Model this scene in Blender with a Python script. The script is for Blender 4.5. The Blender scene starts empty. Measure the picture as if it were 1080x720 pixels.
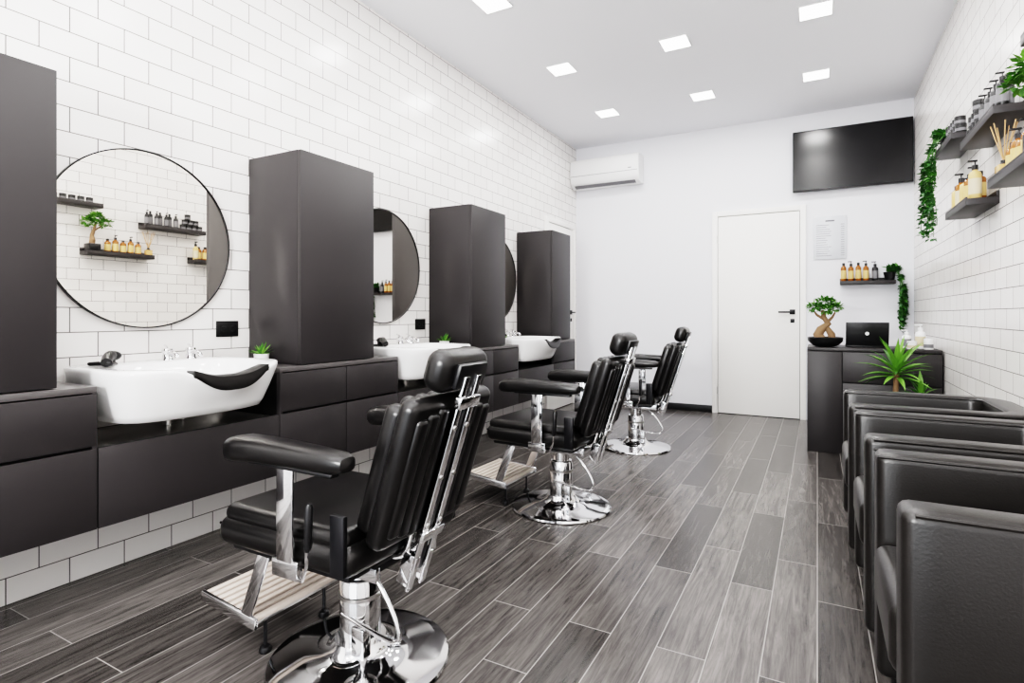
import bpy, bmesh, math, random
from mathutils import Vector, Matrix
random.seed(7)
sc = bpy.context.scene
sc.view_settings.view_transform = 'Filmic'
sc.view_settings.look = 'Very High Contrast'
sc.view_settings.exposure = 0.50

# ------------------------------------------------------------------ materials
def pm(name, col, rough=0.5, metal=0.0, spec=0.5, emis=None, es=0, trans=0, coat=0, bump=None):
    m = bpy.data.materials.new(name); m.use_nodes = True
    nt = m.node_tree; p = nt.nodes['Principled BSDF']
    p.inputs['Base Color'].default_value = (*col, 1)
    p.inputs['Roughness'].default_value = rough
    p.inputs['Metallic'].default_value = metal
    p.inputs['Specular IOR Level'].default_value = spec
    p.inputs['Transmission Weight'].default_value = trans
    p.inputs['Coat Weight'].default_value = coat
    if emis:
        p.inputs['Emission Color'].default_value = (*emis, 1)
        p.inputs['Emission Strength'].default_value = es
    if bump:
        tc = nt.nodes.new('ShaderNodeTexCoord')
        n = nt.nodes.new('ShaderNodeTexNoise'); n.inputs['Scale'].default_value = bump[0]; n.inputs['Detail'].default_value = 4
        b = nt.nodes.new('ShaderNodeBump'); b.inputs['Strength'].default_value = bump[1]; b.inputs['Distance'].default_value = bump[2]
        nt.links.new(tc.outputs['Object'], n.inputs['Vector'])
        nt.links.new(n.outputs['Fac'], b.inputs['Height'])
        nt.links.new(b.outputs['Normal'], p.inputs['Normal'])
    return m

def tile_mat(name, c1, c2):
    m = bpy.data.materials.new(name); m.use_nodes = True
    nt = m.node_tree; L = nt.links.new; p = nt.nodes['Principled BSDF']
    tc = nt.nodes.new('ShaderNodeTexCoord'); s = nt.nodes.new('ShaderNodeSeparateXYZ'); c = nt.nodes.new('ShaderNodeCombineXYZ')
    L(tc.outputs['Object'], s.inputs[0]); L(s.outputs['Y'], c.inputs['X']); L(s.outputs['Z'], c.inputs['Y'])
    br = nt.nodes.new('ShaderNodeTexBrick'); L(c.outputs[0], br.inputs['Vector'])
    br.offset = 0.5; br.squash = 1
    br.inputs['Scale'].default_value = 1
    br.inputs['Brick Width'].default_value = 0.2
    br.inputs['Row Height'].default_value = 0.1
    br.inputs['Mortar Size'].default_value = 0.0022
    br.inputs['Mortar Smooth'].default_value = 0.12
    br.inputs['Color1'].default_value = (*c1, 1); br.inputs['Color2'].default_value = (*c2, 1)
    br.inputs['Mortar'].default_value = (0.115, 0.108, 0.105, 1)
    L(br.outputs['Color'], p.inputs['Base Color'])
    mr = nt.nodes.new('ShaderNodeMapRange'); L(br.outputs['Fac'], mr.inputs['Value'])
    mr.inputs['To Min'].default_value = 0.22; mr.inputs['To Max'].default_value = 0.8
    L(mr.outputs[0], p.inputs['Roughness'])
    n = nt.nodes.new('ShaderNodeTexNoise'); n.inputs['Scale'].default_value = 5; L(c.outputs[0], n.inputs['Vector'])
    a = nt.nodes.new('ShaderNodeMath'); a.operation = 'MULTIPLY_ADD'; L(br.outputs['Fac'], a.inputs[0]); a.inputs[1].default_value = -1.0
    L(n.outputs['Fac'], a.inputs[2])
    b = nt.nodes.new('ShaderNodeBump'); b.inputs['Strength'].default_value = 0.5; b.inputs['Distance'].default_value = 0.002
    L(a.outputs[0], b.inputs['Height']); L(b.outputs['Normal'], p.inputs['Normal'])
    return m

def floor_mat():
    m = bpy.data.materials.new('plank_floor_tiles'); m.use_nodes = True
    nt = m.node_tree; L = nt.links.new; p = nt.nodes['Principled BSDF']
    tc = nt.nodes.new('ShaderNodeTexCoord'); s = nt.nodes.new('ShaderNodeSeparateXYZ'); c = nt.nodes.new('ShaderNodeCombineXYZ')
    L(tc.outputs['Object'], s.inputs[0]); L(s.outputs['Y'], c.inputs['X']); L(s.outputs['X'], c.inputs['Y'])
    br = nt.nodes.new('ShaderNodeTexBrick'); L(c.outputs[0], br.inputs['Vector'])
    br.offset = 0.36; br.offset_frequency = 2
    br.inputs['Scale'].default_value = 1
    br.inputs['Brick Width'].default_value = 0.9; br.inputs['Row Height'].default_value = 0.152
    br.inputs['Mortar Size'].default_value = 0.0018; br.inputs['Mortar Smooth'].default_value = 0.1
    br.inputs['Color1'].default_value = (0, 0, 0, 1); br.inputs['Color2'].default_value = (1, 1, 1, 1)
    br.inputs['Mortar'].default_value = (0.5, 0.5, 0.5, 1)
    bw = nt.nodes.new('ShaderNodeRGBToBW'); L(br.outputs['Color'], bw.inputs[0])
    mul = nt.nodes.new('ShaderNodeMath'); mul.operation = 'MULTIPLY'; mul.inputs[1].default_value = 37; L(bw.outputs[0], mul.inputs[0])
    mp = nt.nodes.new('ShaderNodeMapping'); mp.inputs['Scale'].default_value = (2.2, 34, 1); L(c.outputs[0], mp.inputs['Vector'])
    n = nt.nodes.new('ShaderNodeTexNoise'); n.noise_dimensions = '4D'; L(mp.outputs[0], n.inputs['Vector']); L(mul.outputs[0], n.inputs['W'])
    n.inputs['Scale'].default_value = 1.3; n.inputs['Detail'].default_value = 9; n.inputs['Roughness'].default_value = 0.74; n.inputs['Distortion'].default_value = 1.1
    cr = nt.nodes.new('ShaderNodeValToRGB'); L(n.outputs['Fac'], cr.inputs[0])
    e = cr.color_ramp.elements
    e[0].position = 0.35; e[0].color = (0.027, 0.0245, 0.0235, 1)
    e[1].position = 0.70; e[1].color = (0.142, 0.131, 0.124, 1)
    cr2 = nt.nodes.new('ShaderNodeMapRange'); L(bw.outputs[0], cr2.inputs['Value']); cr2.inputs['To Min'].default_value = 0.55; cr2.inputs['To Max'].default_value = 1.42
    vm = nt.nodes.new('ShaderNodeVectorMath'); vm.operation = 'SCALE'; L(cr.outputs[0], vm.inputs[0]); L(cr2.outputs[0], vm.inputs['Scale'])
    mx = nt.nodes.new('ShaderNodeMix'); mx.data_type = 'RGBA'
    L(br.outputs['Fac'], mx.inputs[0]); L(vm.outputs[0], mx.inputs[6]); mx.inputs[7].default_value = (0.27, 0.255, 0.245, 1)
    L(mx.outputs[2], p.inputs['Base Color'])
    p.inputs['Roughness'].default_value = 0.25
    a = nt.nodes.new('ShaderNodeMath'); a.operation = 'MULTIPLY_ADD'; L(br.outputs['Fac'], a.inputs[0]); a.inputs[1].default_value = -1.0
    L(n.outputs['Fac'], a.inputs[2])
    b = nt.nodes.new('ShaderNodeBump'); b.inputs['Strength'].default_value = 0.3; b.inputs['Distance'].default_value = 0.003
    L(a.outputs[0], b.inputs['Height']); L(b.outputs['Normal'], p.inputs['Normal'])
    return m

TILE = tile_mat('white_subway_tile', (0.80, 0.775, 0.755), (0.85, 0.83, 0.81))
FLOOR = floor_mat()
PAINT = pm('white_wall_paint', (0.765, 0.77, 0.81), 0.7, bump=(180, .08, .001))
CEIL = pm('ceiling_paint', (0.85, 0.855, 0.89), 0.8, bump=(150, .08, .001))
DOORW = pm('door_lacquer', (0.86, 0.845, 0.82), 0.45, bump=(60, .03, .001))
CAB = pm('charcoal_laminate', (0.030, 0.0275, 0.0285), 0.42, spec=.4, bump=(300, .05, .0005))
CABD = pm('dark_gap', (0.006, 0.006, 0.006), 0.7)
TOPM = pm('counter_edge', (0.08, 0.075, 0.075), 0.3)
MIR = pm('mirror_silver', (0.90, 0.87, 0.82), 0.01, 1)
BLK = pm('black_plastic', (0.010, 0.010, 0.011), 0.35)
BLKM = pm('black_metal', (0.012, 0.012, 0.014), 0.4, 0.3)
LEA = pm('black_leather', (0.008, 0.0075, 0.0075), 0.28, bump=(220, .25, .0012))
LEA2 = pm('charcoal_leather', (0.015, 0.0138, 0.013), 0.30, spec=.5, bump=(180, .3, .0015))
CHR = pm('chrome', (0.82, 0.82, 0.83), 0.07, 1)
STEEL = pm('brushed_steel', (0.62, 0.61, 0.60), 0.28, 1)
CER = pm('white_ceramic', (0.86, 0.86, 0.86), 0.12, coat=0.4)
WPL = pm('white_plastic', (0.82, 0.82, 0.82), 0.35)
GREY = pm('grey_label', (0.16, 0.16, 0.17), 0.4)
SLAT = pm('footrest_slats', (0.60, 0.52, 0.46), 0.35, 0.2)
SCR = pm('tv_screen', (0.006, 0.006, 0.007), 0.22)
AMB = pm('amber_bottle', (0.26, 0.09, 0.015), 0.2)
CRE = pm('cream_label', (0.60, 0.42, 0.17), 0.5)
WLAB = pm('white_label', (0.58, 0.50, 0.34), 0.5)
GRN = pm('leaf_green', (0.05, 0.155, 0.022), 0.45)
GRN2 = pm('leaf_light_green', (0.14, 0.31, 0.05), 0.45)
IVY = pm('ivy_green', (0.045, 0.125, 0.04), 0.45)
WOOD = pm('trunk_bark', (0.22, 0.14, 0.08), 0.8, bump=(40, .4, .004))
SOIL = pm('soil', (0.04, 0.025, 0.015), 0.95)
ACR = pm('frosted_acrylic', (0.60, 0.62, 0.66), 0.25)
TXT = pm('print_grey', (0.16, 0.16, 0.18), 0.6)
LED = pm('led_diffuser', (1, 1, 1), 0.5, emis=(1, 0.99, 0.97), es=6)
LIQ = pm('diffuser_oil', (0.55, 0.35, 0.15), 0.15)
REED = pm('reed_sticks', (0.50, 0.32, 0.16), 0.7)

# ------------------------------------------------------------------ mesh builder
class B:
    def __init__(s):
        s.v = []; s.f = []; s.mi = []; s.mats = []; s.M = Matrix.Identity(4)
    def add(s, vs, fs, mat):
        if mat not in s.mats: s.mats.append(mat)
        k = s.mats.index(mat); o = len(s.v)
        for v in vs: s.v.append(s.M @ Vector(v))
        for f in fs: s.f.append([i + o for i in f]); s.mi.append(k)
    def box(s, c, size, mat, bev=0.0, seg=2, R=None):
        bm = bmesh.new(); bmesh.ops.create_cube(bm, size=1)
        for v in bm.verts: v.co = Vector((v.co.x * size[0], v.co.y * size[1], v.co.z * size[2]))
        if bev > 0:
            bmesh.ops.bevel(bm, geom=bm.edges[:], offset=min(bev, min(size) * 0.49), segments=seg, profile=0.5, affect='EDGES')
        if R is not None:
            for v in bm.verts: v.co = R @ v.co
        bm.verts.index_update()
        vs = [v.co + Vector(c) for v in bm.verts]; fs = [[v.index for v in f.verts] for f in bm.faces]
        bm.free(); s.add(vs, fs, mat)
    def bx(s, x0, x1, y0, y1, z0, z1, mat, bev=0.0, seg=2):
        s.box(((x0 + x1) / 2, (y0 + y1) / 2, (z0 + z1) / 2), (abs(x1 - x0), abs(y1 - y0), abs(z1 - z0)), mat, bev, seg)
    def loft(s, rings, mat, cap=True, closed=True):
        n = len(rings[0]); vs = [p for r in rings for p in r]; fs = []
        for i in range(len(rings) - 1):
            for j in range(n if closed else n - 1):
                a = i * n + j; b = i * n + (j + 1) % n
                fs.append([a, b, b + n, a + n])
        if cap:
            fs.append(list(range(n))[::-1]); fs.append([(len(rings) - 1) * n + j for j in range(n)])
        s.add(vs, fs, mat)
    def lathe(s, prof, c, mat, n=32, cap=True):
        c = Vector(c); rings = []
        for r, z in prof:
            rings.append([c + Vector((r * math.cos(2 * math.pi * k / n), r * math.sin(2 * math.pi * k / n), z)) for k in range(n)])
        s.loft(rings, mat, cap)
    def tube(s, pts, r, mat, n=10):
        pts = [Vector(p) for p in pts]
        rs = r if isinstance(r, (list, tuple)) else [r] * len(pts)
        T = []
        for i in range(len(pts)):
            a = pts[max(i - 1, 0)]; b = pts[min(i + 1, len(pts) - 1)]
            T.append((b - a).normalized())
        u = T[0].orthogonal().normalized(); rings = []
        for i, p in enumerate(pts):
            u = (u - T[i] * u.dot(T[i])).normalized(); w = T[i].cross(u)
            rings.append([p + (u * math.cos(2 * math.pi * k / n) + w * math.sin(2 * math.pi * k / n)) * rs[i] for k in range(n)])
        s.loft(rings, mat)
    def curve(s, pts, r, mat, n=10, sub=5):
        P = [Vector(p) for p in pts]; P = [P[0] * 2 - P[1]] + P + [P[-1] * 2 - P[-2]]; out = []
        for i in range(1, len(P) - 2):
            for k in range(sub):
                t = k / sub; a, b_, c, d = P[i - 1], P[i], P[i + 1], P[i + 2]
                out.append(.5 * ((2 * b_) + (c - a) * t + (2 * a - 5 * b_ + 4 * c - d) * t * t + (3 * b_ - a - 3 * c + d) * t ** 3))
        out.append(P[-2]); s.tube(out, r, mat, n)
    def cyl(s, p0, p1, r, mat, n=24): s.tube([p0, p1], r, mat, n)
    def ell(s, c, r, mat, nu=16, nv=10):
        rings = []
        for i in range(nv + 1):
            a = math.pi * (i / nv) ; a = min(max(a, .03), math.pi - .03)
            rings.append([Vector(c) + Vector((r[0] * math.sin(a) * math.cos(2 * math.pi * k / nu), r[1] * math.sin(a) * math.sin(2 * math.pi * k / nu), -r[2] * math.cos(a))) for k in range(nu)])
        s.loft(rings, mat)
    def leaf(s, p, d, w, ln, mat, fold=0.15):
        p = Vector(p); d = Vector(d).normalized()
        side = d.cross(Vector((random.uniform(-.4, .4), random.uniform(-.4, .4), 1))).normalized()
        up = side.cross(d)
        c = p + d * ln * .5 - up * w * fold
        vs = [p, p + d * ln - up * ln * .12, c, p + d * ln * .45 + side * w / 2, p + d * ln * .45 - side * w / 2]
        s.add(vs, [(0, 2, 3), (2, 1, 3), (0, 4, 2), (2, 4, 1)], mat)
    def blade(s, p, d, ln, w, mat, droop=0.5, n=6):
        p = Vector(p); d = Vector(d).normalized(); side = d.cross(Vector((0, 0, 1)))
        if side.length < .05: side = Vector((1, 0, 0))
        side.normalize(); vs = []; q = p.copy(); dd = d.copy()
        for i in range(n + 1):
            t = i / n; ww = w * (0.45 + 1.6 * t * (1 - t) * 1.4) * (1 - t ** 3) + .0005
            nn = side.cross(dd).normalized()
            vs += [q - side * ww / 2, q - nn * ww * .18, q + side * ww / 2]
            dd = (dd + Vector((0, 0, -droop / n))).normalized(); q = q + dd * ln / n
        fs = []
        for i in range(n):
            a = i * 3
            fs += [(a, a + 1, a + 4, a + 3), (a + 1, a + 2, a + 5, a + 4)]
        s.add(vs, fs, mat)
    def mesh(s, name, ang=38):
        me = bpy.data.meshes.new(name); me.from_pydata([tuple(v) for v in s.v], [], s.f)
        for m in s.mats: me.materials.append(m)
        for p, k in zip(me.polygons, s.mi): p.material_index = k; p.use_smooth = True
        bm = bmesh.new(); bm.from_mesh(me); bmesh.ops.recalc_face_normals(bm, faces=bm.faces[:]); bm.to_mesh(me); bm.free()
        me.set_sharp_from_angle(angle=math.radians(ang)); me.update()
        return me
    def obj(s, name, loc=(0, 0, 0), rz=0, ang=38):
        o = bpy.data.objects.new(name, s.mesh(name, ang)); sc.collection.objects.link(o)
        o.location = loc; o.rotation_euler = (0, 0, rz); return o
def dup(o, name, loc, rz=0):
    c = bpy.data.objects.new(name, o.data); sc.collection.objects.link(c); c.location = loc; c.rotation_euler = (0, 0, rz); return c

XL, XR, YB, YF, H = -2.62, 0.80, 6.43, -2.6, 3.12
# ------------------------------------------------------------------ room
b = B(); b.bx(XL, XR, YF, YB, -.1, 0, FLOOR); b.obj('floor')
b = B(); b.bx(XL, XR, YF, YB, H, H + .1, CEIL); b.obj('ceiling')
b = B(); b.bx(XL - .12, XL, YF, YB, -.1, H + .1, TILE); b.obj('wall_left')
b = B(); b.bx(XR, XR + .12, YF, YB, -.1, H + .1, TILE); b.obj('wall_right')
b = B(); b.bx(XL - .12, XR + .12, YB, YB + .12, -.1, H + .1, PAINT); b.obj('wall_back')
b = B()
b.bx(XL - .12, XR + .12, YF - .12, YF, 2.7, H + .1, PAINT); b.bx(XL - .12, XL + .25, YF - .12, YF, -.1, 2.7, PAINT)
b.bx(XR - .25, XR + .12, YF - .12, YF, -.1, 2.7, PAINT); b.bx(XL + .25, XR - .25, YF - .12, YF, -.1, 0.0, PAINT)
b.obj('wall_front')
b = B()
x0, x1 = XL + .25, XR - .25
for x in (x0 + .025, x0 + .95, x0 + 1.95, x1 - .025): b.bx(x - .025, x + .025, YF - .09, YF - .03, 0, 2.7, BLKM, .003)
for z in (.03, 2.2, 2.67): b.bx(x0, x1, YF - .085, YF - .035, z - .028, z + .028, BLKM, .003)
b.obj('window_1')
b = B(); b.bx(XL + .001, -1.005, YB - .014, YB, 0, .075, BLK, .003); b.bx(-.08, XR - .001, YB - .014, YB, 0, .075, BLK, .003); b.obj('baseboard_back')
b = B(); b.bx(XL, XL + .012, 6.37, YB - .015, 0, .075, BLK, .003); b.obj('baseboard_left')

def door(name, w, h, M):
    b = B(); b.M = M
    f = .055
    b.bx(-w / 2 - f, -w / 2, -.03, 0, 0, h + f, DOORW, .003); b.bx(w / 2, w / 2 + f, -.03, 0, 0, h + f, DOORW, .003)
    b.bx(-w / 2, w / 2, -.03, 0, h, h + f, DOORW, .003)
    b.bx(-w / 2, w / 2, -.004, 0, 0, h, CABD)
    b.bx(-w / 2 + .005, w / 2 - .005, -.018, -.004, .006, h - .005, DOORW, .002)
    hx = w / 2 - .07
    b.bx(hx - .026, hx + .026, -.026, -.018, 1.075, 1.127, BLKM, .003)
    b.cyl((hx, -.02, 1.10), (hx, -.065, 1.10), .009, BLKM, 12)
    b.bx(hx - .13, hx + .012, -.072, -.058, 1.091, 1.109, BLKM, .004)
    b.bx(hx - .02, hx + .02, -.024, -.018, .99, 1.03, BLKM, .003)
    for z in (.25, h - .25): b.cyl((-w / 2, -.034, z - .04), (-w / 2, -.034, z + .04), .006, STEEL, 10)
    b.obj(name)
door('door_1', .80, 2.14, Matrix.Translation((-.555, YB - .0005, 0)))
door('door_2', .72, 2.10, Matrix.Translation((XL + .0005, 5.93, 0)) @ Matrix.Rotation(math.radians(90), 4, 'Z'))

# ------------------------------------------------------------------ ceiling lights
first = None; b = B(); s_ = .095
b.bx(-s_ - .008, s_ + .008, -s_ - .008, -s_, -.006, 0, WPL, .001); b.bx(-s_ - .008, s_ + .008, s_, s_ + .008, -.006, 0, WPL, .001)
b.bx(-s_ - .008, -s_, -s_, s_, -.006, 0, WPL, .001); b.bx(s_, s_ + .008, -s_, s_, -.006, 0, WPL, .001)
b.bx(-s_, s_, -s_, s_, -.003, 0, LED)
k = 0
for X in (-1.87, -.94, -.01):
    for Y in (-1.45, -.3, .85, 2.0, 3.14, 4.27, 5.42):
        nm = 'recessed_ceiling_light' + ('' if k == 0 else '.%03d' % k)
        if k == 0: first = b.obj(nm, (X, Y, H)); o = first
        else: o = dup(first, nm, (X, Y, H))
        l = bpy.data.lights.new('led_lamp', 'AREA'); l.shape = 'SQUARE'; l.size = .185; l.energy = 7 if X > -1.5 else 5.0; l.color = (1, .985, .965)
        lo = bpy.data.objects.new('led_lamp_%d' % k, l); sc.collection.objects.link(lo); lo.parent = o; lo.location = (0, 0, -.008)
        k += 1

# ------------------------------------------------------------------ wall-hung drawer units
def unit(name, y0, y1, n=2):
    b = B(); xw = XL + .002; xf = XL + .40
    b.bx(xw, xf, y0, y1, .332, .79, CABD)
    b.bx(xw, xf + .022, y0, y0 + .016, .33, .80, CAB, .001); b.bx(xw, xf + .022, y1 - .016, y1, .33, .80, CAB, .001)
    b.bx(xw, xf + .022, y0, y1, .80, .822, TOPM, .002)
    w = (y1 - y0) / n
    for i in range(n):
        a = y0 + i * w + .002; c = y0 + (i + 1) * w - .002
        b.bx(xf, xf + .024, a, c, .325, .605, CAB, .0015); b.bx(xf, xf + .024, a, c, .615, .796, CAB, .0015)
    return b.obj(name)
U = [(.20, 1.005, 1), (1.755, 2.59, 2), (3.30, 4.12, 2), (4.83, 5.36, 1)]
for i, (a, c, n) in enumerate(U): unit('wall_drawer_unit' + ('' if i == 0 else '.%03d' % i), a, c, n)
bays = [(1.005, 1.755), (2.59, 3.30), (4.12, 4.83)]
for i, (a, c) in enumerate(bays):
    b = B(); xw = XL + .002; xf = XL + .40
    b.bx(xw, xf, a + .003, c - .003, .332, .585, CABD); b.bx(xf, xf + .024, a + .003, c - .003, .325, .605, CAB, .0015)
    b.bx(xw, xf, a + .003, c - .003, .585, .597, STEEL, .002)
    b.obj('basin_base_drawer' + ('' if i == 0 else '.%03d' % i))
for i, (a, c) in enumerate([(.39, .90), (1.90, 2.415), (3.445, 3.95), (4.87, 5.31)]):
    b = B(); xw = XL + .002
    b.bx(xw, XL + .37, a, c, .823, 1.888, CAB, .002); b.bx(XL + .3705, XL + .392, a + .0005, c - .0005, .826, 1.886, CAB, .0015)
    b.obj('tall_cabinet' + ('' if i == 0 else '.%03d' % i))
# round mirrors
for i, yc in enumerate([1.386, 2.92, 4.44]):
    b = B(); R = .392; n = 128
    b.M = Matrix.Translation((XL + .001, yc, 1.404)) @ Matrix.Rotation(math.radians(90), 4, 'Y')
    b.lathe([(R - .005, 0.0), (R, .0), (R, .018), (R - .005, .018), (R - .005, .0)], (0, 0, 0), BLKM, n, cap=False)
    b.lathe([(R - .0055, .004), (R - .0055, .012)], (0, 0, 0), MIR, n)
    b.obj('round_wall_mirror' + ('' if i == 0 else '.%03d' % i))
for i, yc in enumerate([1.775, 3.335]):
    b = B(); x = XL
    b.bx(x + .0005, x + .008, yc - .06, yc + .06, .96, 1.04, BLK, .003); b.bx(x + .008, x + .011, yc - .045, yc + .045, .975, 1.025, CABD, .002)
    for dy in (-.025, .025):
        b.M = Matrix.Translation((x + .0108, yc + dy, 1.0)) @ Matrix.Rotation(math.radians(90), 4, 'Y')
        b.lathe([(.016, 0), (.018, .002), (.013, .0025), (.012, .0)], (0, 0, 0), BLK, 20); b.M = Matrix.Identity(4)
    b.obj('wall_socket' + ('' if i == 0 else '.%03d' % i))

# ------------------------------------------------------------------ wash basin
def basin():
    b = B(); N = 112
    def se(t, n): 
        c, s_ = math.cos(t), math.sin(t)
        return math.copysign(abs(c) ** (2 / n), c), math.copysign(abs(s_) ** (2 / n), s_)
    Y0 = .05
    def dip(x, y):
        k = min(max((x - .30) / .18, 0), 1); k = k * k * (3 - 2 * k)
        return .080 * math.exp(-(abs(y - Y0) / .155) ** 3) * k
    def ring(cx, ax, ay, z, n=4, d=0.0, bow=.03):
        r = []
        for i in range(N):
            u, v = se(2 * math.pi * i / N + .001, n); x = cx + ax * u; y = ay * v
            x += (bow * (1 - (y / ay) ** 2) if u > 0 else 0) * min(1, max(0, u))
            r.append(Vector((x, y, z - d * dip(x, y))))
        return r
    R = [ring(.235, .10, .14, .688, 3), ring(.235, .215, .275, .688, 5, 0, .02), ring(.237, .232, .296, .694, 5, 0, .02), ring(.243, .239, .306, .72, 5, 0, .025), ring(.255, .252, .324, .785, 5, .2),
         ring(.268, .264, .338, .85, 5, .85), ring(.271, .268, .341, .874, 5, 1), ring(.271, .267, .340, .884, 5, 1), ring(.271, .261, .334, .888, 5, 1),
         ring(.335, .176, .275, .888, 3.6, 1), ring(.335, .168, .266, .882, 3.4, 1), ring(.33, .152, .245, .82, 3, .4), ring(.32, .12, .20, .75, 2.6), ring(.31, .07, .12, .718, 2.2), ring(.31, .025, .025, .714, 2)]
    b.loft(R, CER)
    b.lathe([(.02, 0), (.024, .003), (.018, .005), (.001, .004)], (.31, 0, .713), CHR, 20)
    rings = []; M_ = 32; W = .165
    for i in range(M_ + 1):
        s_ = -1 + 2 * i / M_; y = Y0 + W * s_
        bow = .030 * (1 - (y / .34) ** 2)
        zr = .888 - dip(.6, y); top = .888 - dip(.6, y) * .62 + .004
        k = math.sqrt(max(0, 1 - abs(s_) ** 3)) * .97 + .03
        xo = .537 + bow + .007; xi = .500 + bow - .035 * k
        zo = zr - .022 * k + .003; rr = []
        prof = [(xo, zo), (xo + .002, zr - .004), (xo - .006 * k, top + .002), (xo - .03 * k, top + .008 * k), (xi + .01 * k, top + .006 * k), (xi - .004, top - .010 * k), (xi - .002, zr - .03 * k), (xo - .02 * k, zr - .012)]
        for (px, pz) in prof: rr.append(Vector((px, y, pz)))
        rings.append(rr)
    b.loft(rings, LEA)
    for y in (.06, .165):
        b.lathe([(.026, 0), (.026, .006), (.021, .01), (.020, .035), (.023, .04), (.021, .052), (.004, .056)], (.085, y, .886), CHR, 24)
        b.curve([(.085, y, .912), (.12, y, .920), (.15, y, .914), (.160, y, .900)], .010, CHR, 12)
        b.tube([(.085, y, .938), (.07, y + .005, .946), (.045, y + .012, .952)], [.006, .005, .005], CHR, 8)
    b.lathe([(.026, 0), (.026, .008), (.018, .014), (.016, .026)], (.13, -.19, .886), BLK, 20)
    b.curve([(.13, -.19, .902), (.16, -.20, .927), (.19, -.225, .924), (.23, -.25, .905)], .019, BLK, 12)
    b.ell((.135, -.183, .924), (.034, .030, .020), BLK)
    b.curve([(.23, -.25, .905), (.232, -.235, .898), (.18, -.20, .895), (.14, -.22, .895), (.10, -.25, .895), (.09, -.21, .895)], .007, BLK, 8)
    b.cyl((.10, .12, .6165), (.10, .12, .70), .010, STEEL, 12); b.cyl((.16, .02, .6165), (.16, .02, .69), .018, STEEL, 16)
    return b
bo = basin().obj('backwash_basin', (XL + .002, 1.372, -.018), ang=60)
dup(bo, 'backwash_basin.001', (XL + .002, 2.945, -.018)); dup(bo, 'backwash_basin.002', (XL + .002, 4.475, -.018))

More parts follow.
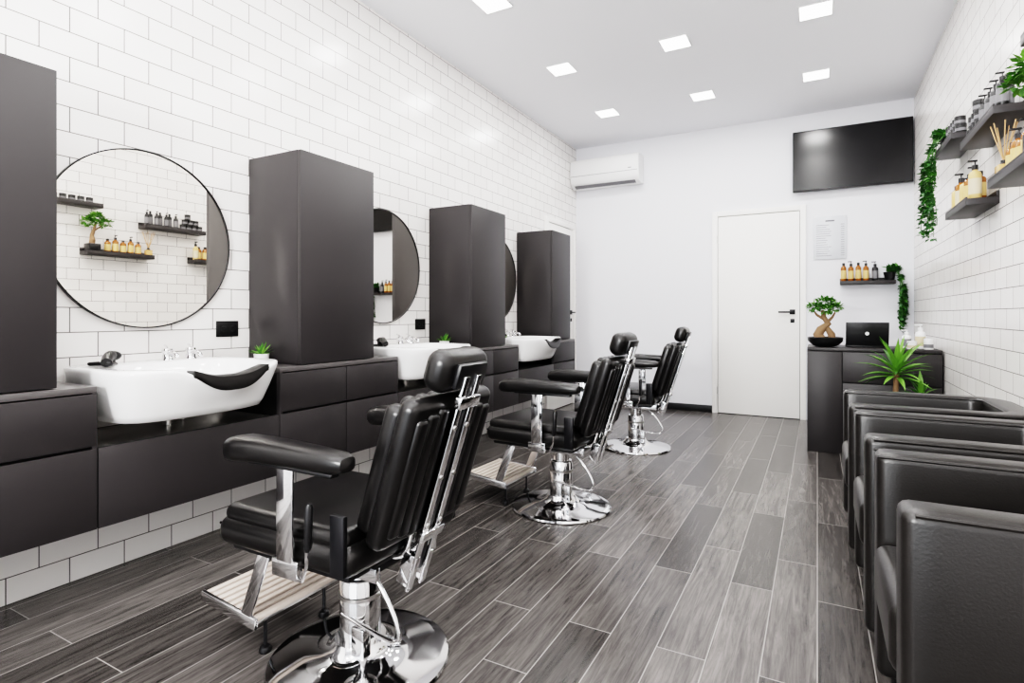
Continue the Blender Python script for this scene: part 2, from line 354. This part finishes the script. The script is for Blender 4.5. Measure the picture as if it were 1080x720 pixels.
# ------------------------------------------------------------------ barber chair (faces local -X)
def barber_chair():
    b = B()
    b.lathe([(.270, 0), (.276, .006), (.272, .014), (.24, .020), (.165, .026), (.115, .036), (.09, .055), (.078, .075), (.001, .075)], (0, 0, 0), CHR, 64)
    b.lathe([(.062, .07), (.062, .25), (.058, .256), (.058, .262), (.045, .264), (.045, .34), (.001, .34)], (0, 0, 0), CHR, 36)
    b.lathe([(.0625, .20), (.066, .203), (.066, .212), (.0625, .215)], (0, 0, 0), STEEL, 36)
    b.curve([(.03, -.05, .345), (.10, -.07, .335), (.18, -.08, .26), (.225, -.085, .19), (.218, -.085, .155), (.16, -.075, .145), (.05, -.06, .15), (-.02, -.055, .16)], .007, CHR, 10)
    b.box((.06, -.06, .10), (.05, .035, .09), CHR, .006)
    b.box((-.02, 0, .347), (.34, .22, .035), BLKM, .006); b.box((-.02, .13, .352), (.42, .018, .04), CHR, .003); b.box((-.02, -.13, .352), (.42, .018, .04), CHR, .003)
    b.box((-.07, 0, .372), (.48, .44, .022), BLK, .008)
    b.box((-.075, 0, .420), (.545, .50, .085), LEA, .035, 5); b.box((-.085, 0, .468), (.505, .47, .062), LEA, .03, 5)
    for sy in (-1, 1): 
        b.tube([(-.34, sy * .238, .44), (.16, sy * .238, .44)], .004, LEA, 6)
    for sy in (-1, 1):
        y = sy * .285; rings = []
        S = [(-.220, .010, .008, -.012), (-.215, .030, .022, -.01), (-.195, .043, .033, -.008), (-.155, .047, .036, -.004), (-.08, .045, .034, 0), (.03, .043, .031, .0), (.13, .040, .028, 0), (.21, .036, .025, -.002), (.233, .026, .018, -.003), (.24, .008, .006, -.004)]
        for x, w, h, dz in S:
            rr = []
            for j in range(20):
                a = 2 * math.pi * j / 20; c, q = math.cos(a), math.sin(a)
                rr.append(Vector((x, y + w * math.copysign(abs(c) ** .65, c), .703 + dz + h * math.copysign(abs(q) ** .65, q))))
            rings.append(rr)
        b.loft(rings, LEA)
        b.box((.03, y, .667), (.32, .03, .012), BLK, .004)
        b.box((-.01, sy * .272, .515), (.062, .010, .30), CHR, .003)
        b.box((-.01, sy * .266, .385), (.10, .022, .05), CHR, .004)
        b.box((.16, sy * .245, .47), (.05, .018, .16), BLKM, .005)
    b.tube([(.02, -.262, .36), (.07, -.285, .375), (.095, -.292, .42), (.098, -.292, .47)], .005, CHR, 8)
    b.tube([(.098, -.292, .46), (.100, -.292, .47), (.105, -.292, .575), (.106, -.292, .585)], [.006, .010, .011, .007], BLK, 12)
    fx = .07
    for sy in (-1, 1):
        b.box((-.325 + fx, sy * .178, .255), (.045, .010, .27), CHR, .003, 2, Matrix.Rotation(math.radians(22), 3, 'Y'))
        b.box((-.24 + fx, sy * .178, .362), (.12, .010, .035), CHR, .003)
        b.box((-.46 + fx, sy * .178, .135), (.27, .012, .035), CHR, .003, 2, Matrix.Rotation(math.radians(6), 3, 'Y'))
    for i in range(9):
        x = -.345 - i * .029; z = .140 + (-.46 - x) * math.sin(math.radians(6))
        b.box((x + fx, 0, z + .002), (.022, .345, .018), SLAT, .005)
    b.box((-.46 + fx, 0, .127), (.24, .34, .010), STEEL, .002, 2, Matrix.Rotation(math.radians(6), 3, 'Y'))
    for sy in (-1, 1):
        b.cyl((-.36 + fx, sy * .12, .0), (-.36 + fx, sy * .12, .125), .006, BLKM, 10); b.lathe([(.018, 0), (.02, .006), (.016, .018), (.006, .024)], (-.36 + fx, sy * .12, 0), BLK, 16)
    b.M = Matrix.Translation((.180, 0, .455)) @ Matrix.Rotation(math.radians(18), 4, 'Y')
    hgt = .43
    b.box((.035, 0, hgt / 2), (.065, .39, hgt), LEA, .03, 4)
    for i in range(7):
        y = -.159 + i * .053; b.box((-.012, y, hgt / 2 - .005), (.062, .055, hgt - .03 - (.03 if i in (0, 6) else 0)), LEA, .024, 4)
    for sy in (-1, 1):
        for i in range(3):
            y = sy * (.068 + i * .042); b.box((.066, y, hgt / 2), (.026, .043, hgt - .05 - .02 * i), LEA, .012, 3)
        b.box((.088, sy * .030, .17), (.010, .024, .66), CHR, .003)
        b.box((.070, sy * .030, -.10), (.05, .022, .10), CHR, .004)
        for z in (.05, .20, .35): b.cyl((.09, sy * .03, z), (.097, sy * .03, z), .007, STEEL, 12)
    b.box((.078, 0, .18), (.012, .034, .58), BLK, .003)
    b.box((.092, 0, .425), (.022, .10, .035), CHR, .005); b.box((.092, 0, .02), (.022, .10, .03), CHR, .005)
    b.box((.030, 0, .498), (.085, .225, .118), LEA, .038, 5); b.box((.078, 0, .498), (.018, .14, .07), BLK, .006)
    b.M = Matrix.Identity(4)
    b.curve([(.12, -.03, .36), (.20, -.03, .38), (.235, -.03, .46)], .012, CHR, 10); b.curve([(.12, .03, .36), (.20, .03, .38), (.235, .03, .46)], .012, CHR, 10)
    return b
ch = barber_chair().obj('barber_chair', (-1.250, 1.295, 0), math.radians(0))
dup(ch, 'barber_chair.001', (-1.255, 2.86, 0), math.radians(-2)); dup(ch, 'barber_chair.002', (-1.29, 4.44, 0), math.radians(3))

# ------------------------------------------------------------------ tub armchairs (face local -X)
def armchair():
    b = B(); T = .105; zc0, zc1 = .075, .690; yh = .305 - T / 2; xb = .322 - T / 2; xf = -.318; r = .10
    pts = [(xf, -yh, 1, 0)]
    n = 8
    for i in range(1, n): pts.append((xf + (xb - r - xf) * i / n, -yh, 1, 0))
    for i in range(n + 1):
        a = -math.pi / 2 + math.pi / 2 * i / n; pts.append((xb - r + r * math.cos(a), -yh + r + r * math.sin(a), -math.sin(a), math.cos(a)))
    for i in range(1, n): pts.append((xb, -yh + r + (2 * yh - 2 * r) * i / n, 0, 1))
    for i in range(n + 1):
        a = math.pi / 2 * i / n; pts.append((xb - r + r * math.cos(a), yh - r + r * math.sin(a), -math.sin(a), math.cos(a)))
    for i in range(1, n): pts.append((xb - r - (xb - r - xf) * i / n, yh, -1, 0))
    pts.append((xf, yh, -1, 0))
    def sec(inset, cr=.024):
        hw = T / 2 - inset; hh = (zc1 - zc0) / 2 - inset; c = max(cr - inset, .002); o = []
        for (sx, sz, a0) in ((1, 1, 0), (-1, 1, 90), (-1, -1, 180), (1, -1, 270)):
            for k in range(5):
                a = math.radians(a0 + 90 * k / 4); o.append((sx * (hw - c) + c * math.cos(a), sz * (hh - c) + c * math.sin(a)))
        return o
    rings = []
    def mk(p, inset, back):
        x, y, tx, ty = p; nx, ny = ty, -tx
        return [Vector((x + nx * u + tx * back, y + ny * u + ty * back, (zc0 + zc1) / 2 + w)) for u, w in sec(inset)]
    e = .022
    for a in (0, 30, 60): rings.append(mk(pts[0], e * (1 - math.sin(math.radians(a))), e * (1 - math.cos(math.radians(a)))))
    for p in pts[1:-1]: rings.append(mk(p, 0, 0))
    rings[3:3] = [mk(pts[0], 0, e)]
    for a in (90, 60, 30, 0): rings.append(mk(pts[-1], e * (1 - math.sin(math.radians(a))), -e * (1 - math.cos(math.radians(a))) if a < 90 else -e))
    b.loft(rings, LEA2)
    for off in (T / 2 - .004, -T / 2 + .004):
        b.tube([(p[0] + p[3] * off + (e if i in (0,) else 0), p[1] - p[2] * off, zc1 - .009) for i, p in enumerate(pts)], .0045, LEA2, 6)
    b.box((-.070, 0, .375), (.515, .405, .155), LEA2, .035, 5)
    b.box((-.060, 0, .250), (.45, .398, .12), LEA2, .015, 3)
    b.box((.02, 0, .17), (.40, .396, .08), BLK, .005)
    for x in (-.26, .25):
        for y in (-.25, .25): b.lathe([(.018, 0), (.024, .08), (.001, .08)], (x, y, 0), BLK, 16)
    return b
ac = armchair().obj('tub_armchair', (.462, 1.620, 0))
dup(ac, 'tub_armchair.001', (.450, 2.36, 0)); dup(ac, 'tub_armchair.002', (.435, 3.05, 0))

# ------------------------------------------------------------------ reception desk
b = B(); X0, X1, Y0, Y1 = -.07, .785, 4.97, 5.50
b.bx(X0 + .02, X1, Y0 + .02, Y1, .03, .79, CABD)
b.bx(X0, X0 + .02, Y0 + .02, Y1, 0, .79, CAB, .001); b.bx(X0, X1, Y0, Y1 + .01, .79, .815, CAB, .002)
b.bx(X0, .165, Y0, Y0 + .02, 0.0, .785, CAB, .0015)
b.bx(.170, X1, Y0, Y0 + .02, 0.0, .547, CAB, .0015); b.bx(.170, X1, Y0, Y0 + .02, .553, .785, CAB, .0015)
b.obj('reception_desk')
b = B()
b.bx(-.145, .145, -.10, .10, 0, .012, BLK, .004)
b.M = Matrix.Translation((0, -.10, .010)) @ Matrix.Rotation(math.radians(12), 4, 'X')
b.box((0, 0, .095), (.29, .007, .19), BLK, .003); b.M = b.M @ Matrix.Translation((0, -.004, .1)) @ Matrix.Rotation(math.radians(90), 4, 'X')
b.lathe([(.014, 0), (.014, .001), (.001, .001)], (0, 0, 0), WPL, 20)
b.obj('laptop', (.345, 5.33, .8155))

# ------------------------------------------------------------------ plants
def foliage(b, c, rad, n, ln, mats):
    for _ in range(n):
        d = Vector((random.gauss(0, 1), random.gauss(0, 1), random.gauss(0, 1) * .8 + .3)).normalized()
        rr = random.uniform(.35, 1) ; p = Vector(c) + Vector((d.x * rad[0], d.y * rad[1], d.z * rad[2])) * rr
        dd = (d + Vector((random.uniform(-.6, .6), random.uniform(-.6, .6), random.uniform(-.4, .4)))).normalized()
        b.leaf(p, dd, ln * .55, ln * random.uniform(.7, 1.2), random.choice(mats))
def bonsai(sc_=1.0):
    b = B()
    b.lathe([(.05, 0), (.09, .01), (.125, .045), (.13, .075), (.122, .08), (.115, .07), (.001, .068)], (0, 0, 0), BLK, 32)
    b.lathe([(.114, .066), (.06, .078), (.001, .082)], (0, 0, 0), SOIL, 24)
    b.tube([(-.03, 0, .06), (-.05, .01, .10), (-.03, 0, .14), (.02, 0, .19), (-.01, 0, .24), (-.02, 0, .30)], [.040, .040, .034, .026, .020, .012], WOOD, 12)
    b.tube([(.045, .01, .06), (.045, .0, .10), (.01, 0, .16)], [.032, .028, .018], WOOD, 10)
    b.tube([(.005, 0, .19), (.05, .01, .24), (.07, .01, .28)], [.014, .010, .006], WOOD, 8)
    b.tube([(0, 0, .22), (-.06, -.01, .26), (-.08, 0, .29)], [.014, .010, .006], WOOD, 8)
    for c, r, n in (((-.075, 0, .325), (.055, .06, .03), 170), ((.0, 0, .362), (.08, .07, .04), 280), ((.07, .01, .32), (.055, .06, .03), 170), ((.01, -.05, .30), (.07, .04, .025), 110)):
        foliage(b, c, r, n, .032, [GRN, GRN2, GRN])
    for i, v in enumerate(b.v): b.v[i] = v * sc_
    return b
bonsai(.98).obj('potted_bonsai', (.055, 5.12, .8155))

def yucca():
    b = B()
    b.lathe([(.09, 0), (.115, .02), (.135, .26), (.14, .28), (.125, .28), (.12, .25), (.001, .25)], (0, 0, 0), BLK, 32)
    b.lathe([(.12, .248), (.001, .255)], (0, 0, 0), SOIL, 24)
    b.tube([(-.03, 0, .25), (-.02, 0, .42), (-.01, 0, .68)], [.02, .018, .016], WOOD, 12)
    b.tube([(.05, 0, .25), (.09, 0, .35), (.115, 0, .54)], [.014, .013, .012], WOOD, 12)
    for (c, n, l) in (((-.01, 0, .69), 40, .27), ((.125, 0, .53), 20, .17)):
        for i in range(n):
            a = i * 2.4; el = -.1 + 1.5 * i / n + random.uniform(-.1, .1)
            d = (math.cos(a) * math.cos(el), math.sin(a) * math.cos(el), math.sin(el) + .15)
            b.blade((c[0], c[1], c[2] - .05 + .07 * i / n), d, l * random.uniform(.75, 1.05) * (.7 if math.cos(a) > .3 and c[0] > .1 else 1), .036, random.choice([GRN, GRN2, GRN2]), .8)
    return b
yucca().obj('potted_yucca', (.485, 4.60, 0))

def ivy(strands, zlen, spread, sl=1.0):
    b = B()
    b.lathe([(.035, 0), (.05, .07), (.052, .075), (.045, .075), (.001, .065)], (0, 0, 0), BLK, 20)
    for k in range(strands):
        x = random.uniform(-spread, 0); y = random.uniform(-spread, spread); p = Vector((random.uniform(-.02, .02), random.uniform(-.02, .02), .075))
        pts = [p, p + Vector((x * .4 - .03, y * .5, .04)), Vector((-.075 + x * .2, y, .03)), Vector((-.085 + x * .4, y, -.06))]
        L = zlen * random.uniform(.4, 1); q = pts[-1].copy()
        while q.z > -L:
            q = q + Vector((random.uniform(-.008, .008), random.uniform(-.010, .010), -.03)); q.x = min(q.x, -.078); pts.append(q.copy())
        b.tube(pts, .0018, GRN, 5)
        for i in range(1, len(pts)):
            for _ in range(4):
                d = Vector((random.uniform(-1, .3), random.uniform(-1, 1), random.uniform(-.7, .3)))
                b.leaf(pts[i] + Vector((0, 0, random.uniform(-.015, .015))), d, .024 * sl, .036 * sl, random.choice([IVY, GRN, IVY]))
    for _ in range(130):
        d = Vector((random.uniform(-1, .3), random.uniform(-1, 1), random.uniform(.1, 1)))
        b.leaf(Vector((random.uniform(-.06, .02), random.uniform(-.06, .06), random.uniform(.07, .12))), d, .026 * sl, .045 * sl, random.choice([IVY, GRN]))
    return b

# ------------------------------------------------------------------ shelves and products
shelves = {'A': (3.97, 4.50, 2.105), 'B': (3.11, 3.74, 1.975), 'C': (3.61, 4.13, 1.665), 'D': (2.60, 3.20, 1.665), 'E': (2.15, 2.74, 2.105)}
for i, (k_, (a, c, z)) in enumerate(shelves.items()):
    b = B(); b.bx(XR - .135, XR - .0005, a, c, z - .035, z, CAB, .002); b.bx(XR - .014, XR - .0005, a, c, z, z + .03, CAB, .002)
    b.bx(XR - .135, XR - .127, a, c, z, z + .008, CAB, .001)
    b.obj('wall_shelf' + ('' if i == 0 else '.%03d' % i))
b = B(); b.bx(.195, .645, YB - .135, YB - .0005, 1.365, 1.40, CAB, .002); b.bx(.195, .645, YB - .014, YB - .0005, 1.40, 1.43, CAB, .002); b.obj('wall_shelf.005')

def bottle(b, p, h, r, body, cap, label, pump=False):
    x, y, z = p
    b.lathe([(r * .9, 0), (r, .004), (r, h * .66), (r * .85, h * .73), (r * .4, h * .78), (r * .4, h * .82), (.001, h * .82)], p, body, 18)
    b.lathe([(r * 1.015, h * .12), (r * 1.015, h * .55)], p, label, 18)
    b.lathe([(r * .5, h * .80), (r * .5, h * .93), (r * .3, h * .94), (.001, h * .94)], p, cap, 14)
    if pump:
        b.cyl((x, y, z + h * .9), (x, y, z + h * 1.05), r * .12, cap, 8); b.box((x - r * .4, y, z + h * 1.05), (r * 1.5, r * .5, h * .05), cap, .002)
def jar(b, p, h, r, cap=BLK, body=BLK, label=WLAB):
    b.lathe([(r * .95, 0), (r, .003), (r, h * .6), (.001, h * .6)], p, body, 18); b.lathe([(r * 1.01, h * .15), (r * 1.01, h * .48)], p, label, 18)
    b.lathe([(r * 1.03, h * .62), (r * 1.03, h * .97), (r * .95, h), (.001, h)], p, cap, 18)
XS = XR - .075
b = B(); z = 2.106
for i in range(6):
    y = 4.00 + i * .058; jar(b, (XS - .01, y, z), .048, .027, BLK, BLK, GREY)
    if i < 5: jar(b, (XS - .01, y + .02, z + .0485), .048, .027, BLK, BLK, GREY)
b.obj('product_jars')
b = B(); z = 1.976
for i in range(7): bottle(b, (XS - .02 + .03 * (i % 2), 3.145 + i * .048, z), .14 + .02 * (i % 2), .022, BLK, BLK, GREY, i % 2 == 0)
for i in range(4): jar(b, (XS - .015, 3.51 + i * .060, z), .055, .028, BLK, BLK, GREY)
for i in range(3): jar(b, (XS - .015, 3.53 + i * .060, z + .0555), .055, .028, BLK, BLK, GREY)
jar(b, (XS - .015, 3.56, z + .111), .055, .028, BLK, BLK, GREY)
b.obj('styling_product_bottles')
b = B(); z = 1.666
for i in range(9): bottle(b, (XS - .015 + (i % 2) * .03, 3.65 + i * .052, z), .16 if i % 3 else .185, .027, AMB if i % 4 else CRE, BLK, CRE if i % 3 else WLAB, i % 3 == 0)
b.obj('cosmetic_bottles')
b = B()
for i in range(5): bottle(b, (XS, 2.80 + i * .068, z), .16 if i % 2 else .14, .026, AMB, BLK, CRE, i % 2 == 1)
b.obj('cosmetic_bottles.001')
b = B()
b.box((0, 0, .03), (.055, .055, .06), LIQ, .006); b.lathe([(.02, .06), (.012, .07), (.012, .08), (.001, .08)], (0, 0, 0), BLK, 16)
for i in range(7):
    a = i * .9; b.cyl((0, 0, .07), (.045 * math.cos(a), .06 * math.sin(a), .24), .0022, REED, 6)
b.obj('reed_diffuser', (XS - .01, 3.165, 1.6655))
b = B(); z = 2.106
for i in range(6): jar(b, (XS, 2.30 + i * .07, z), .055, .027, BLK, BLK, GREY)
b.obj('product_jars.001')
b = B()
b.box((0, 0, .035), (.10, .10, .07), BLK, .006); b.lathe([(.04, .069), (.001, .075)], (0, 0, 0), SOIL, 16)
b.tube([(-.01, -.01, .06), (-.02, -.01, .10), (.01, 0, .15), (-.01, .01, .21), (-.02, .02, .27)], [.024, .024, .017, .012, .008], WOOD, 12)
b.tube([(.02, .015, .06), (.02, .01, .10), (.0, 0, .15)], [.016, .014, .01], WOOD, 10)
b.tube([(0, 0, .18), (-.03, .06, .24)], [.008, .005], WOOD, 8)
for c, r, n in (((-.03, .02, .31), (.05, .07, .04), 170), ((-.045, .09, .27), (.04, .05, .03), 90), ((-.02, -.05, .27), (.04, .05, .03), 90)):
    foliage(b, c, r, n, .040, [GRN2, GRN, GRN2])
for i, v in enumerate(b.v): v.x = min(v.x, .070)
b.obj('potted_ficus', (XS - .01, 2.67, 1.6655))
ivy(14, .55, .09).obj('hanging_ivy', (XR - .07, 4.41, 2.1055))
b = ivy(12, .50, .07, 1.25); b.obj('hanging_ivy.001', (.60, YB - .085, 1.4005), math.radians(180))
b = B(); z = 1.4005
for i in range(4): bottle(b, (.225 + i * .062, YB - .075, z), .19 - .01 * (i % 2), .024, AMB, BLK, CRE, i % 2 == 1)
bottle(b, (.485, YB - .075, z), .17, .026, BLK, BLK, GREY, True)
b.obj('cosmetic_bottles.002')
b = B()
bottle(b, (.60, 5.2, .8155), .13, .03, WPL, WPL, GREY, True); bottle(b, (.68, 5.15, .8155), .17, .032, WPL, WPL, WLAB, True)
jar(b, (.72, 5.08, .8155), .08, .03, WPL, WPL, GREY); jar(b, (.62, 5.08, .8155), .06, .03, WPL, WPL, WLAB)
b.obj('hand_sanitizer_bottles')
def succ():
    b = B(); b.lathe([(.028, 0), (.036, .05), (.037, .055), (.03, .055), (.001, .048)], (0, 0, 0), WPL, 20)
    for i in range(34):
        a = i * 2.4; el = random.uniform(.3, 1.4); b.blade((0, 0, .045), (math.cos(a) * math.cos(el), math.sin(a) * math.cos(el), math.sin(el)), random.uniform(.05, .08), .014, random.choice([GRN, GRN2]), .4, 4)
    return b
s0 = succ().obj('small_succulent', (XL + .20, 1.825, .8225)); dup(s0, 'small_succulent.001', (XL + .20, 3.37, .8225)); dup(s0, 'small_succulent.002', (XL + .30, 4.06, .8225))

# ------------------------------------------------------------------ TV, AC, menu
b = B(); b.bx(-.22, .785, YB - .085, YB - .045, 2.315, 2.925, BLK, .004); b.bx(-.212, .777, YB - .0865, YB - .085, 2.330, 2.917, SCR)
b.bx(.08, .48, YB - .045, YB - .0005, 2.48, 2.78, BLKM, .003); b.bx(-.22, .785, YB - .088, YB - .085, 2.315, 2.326, BLKM, .001)
b.obj('wall_television')
b = B(); prof = [(0, 2.60), (-.10, 2.585), (-.165, 2.61), (-.20, 2.66), (-.215, 2.73), (-.215, 2.88), (-.205, 2.912), (-.18, 2.922), (0, 2.922)]
rings = []
for x in (-2.612, -2.604, -1.786, -1.778):
    k_ = .004 if x in (-2.612, -1.778) else 0
    rings.append([Vector((x, YB - .001 + y * (1 - k_ * 4), 2.75 + (z - 2.75) * (1 - k_ * 6))) for y, z in prof])
b.loft(rings, WPL)
b.box((-2.195, YB - .160, 2.604), (.74, .055, .006), GREY, .002, 2, Matrix.Rotation(math.radians(-28), 3, 'X'))
b.bx(-2.60, -1.79, YB - .2175, YB - .2155, 2.722, 2.727, GREY); b.bx(-1.90, -1.86, YB - .2175, YB - .2155, 2.75, 2.76, GREY)
b.obj('air_conditioner', ang=50)
b = B(); b.bx(-.035, .255, YB - .012, YB - .004, 1.63, 2.06, ACR, .001)
b.bx(.07, .15, YB - .0135, YB - .012, 2.005, 2.02, TXT)
for i in range(15):
    z = 1.97 - i * .022; w = random.uniform(.08, .15); b.bx(-.01, -.01 + w, YB - .0130, YB - .012, z, z + .005, TXT); b.bx(.205, .235, YB - .0130, YB - .012, z, z + .005, TXT)
for x in (-.02, .24):
    for z in (1.645, 2.045): b.M = Matrix.Translation((x, YB, z)) @ Matrix.Rotation(math.radians(90), 4, 'X'); b.lathe([(.006, .0005), (.006, .016), (.001, .017)], (0, 0, 0), STEEL, 12); b.M = Matrix.Identity(4)
b.obj('price_list_sign')

# ------------------------------------------------------------------ world, portal, camera
w = bpy.data.worlds.new('daylight'); sc.world = w; w.use_nodes = True
bg = w.node_tree.nodes['Background']; bg.inputs[0].default_value = (.90, .95, 1, 1); bg.inputs[1].default_value = 2.5
pl = bpy.data.lights.new('window_portal', 'AREA'); pl.shape = 'RECTANGLE'; pl.size = 2.9; pl.size_y = 2.7; pl.cycles.is_portal = True
po = bpy.data.objects.new('window_portal', pl); sc.collection.objects.link(po); po.location = ((XL + XR) / 2, YF - .13, 1.35); po.rotation_euler = (math.radians(90), 0, 0)
bl = bpy.data.lights.new('added_bounce_fill', 'AREA'); bl.shape = 'DISK'; bl.size = .6; bl.energy = 85; bl.color = (1, .98, .96)  # added fill behind the camera, bounced off the ceiling to brighten the room
bo_ = bpy.data.objects.new('added_bounce_fill', bl); sc.collection.objects.link(bo_); bo_.location = (-.9, -1.5, 1.5)
bo_.rotation_euler = Vector((0, 2.7, 1.62)).to_track_quat('-Z', 'Y').to_euler()

cam = bpy.data.cameras.new('camera'); co = bpy.data.objects.new('camera', cam); sc.collection.objects.link(co)
co.location = (0, 0, 1.07); co.rotation_euler = (math.radians(90), 0, math.radians(28.75))
cam.sensor_width = 36; cam.lens = 587 / 1080 * 36; cam.shift_y = -28 / 1080; cam.clip_start = .02
sc.camera = co
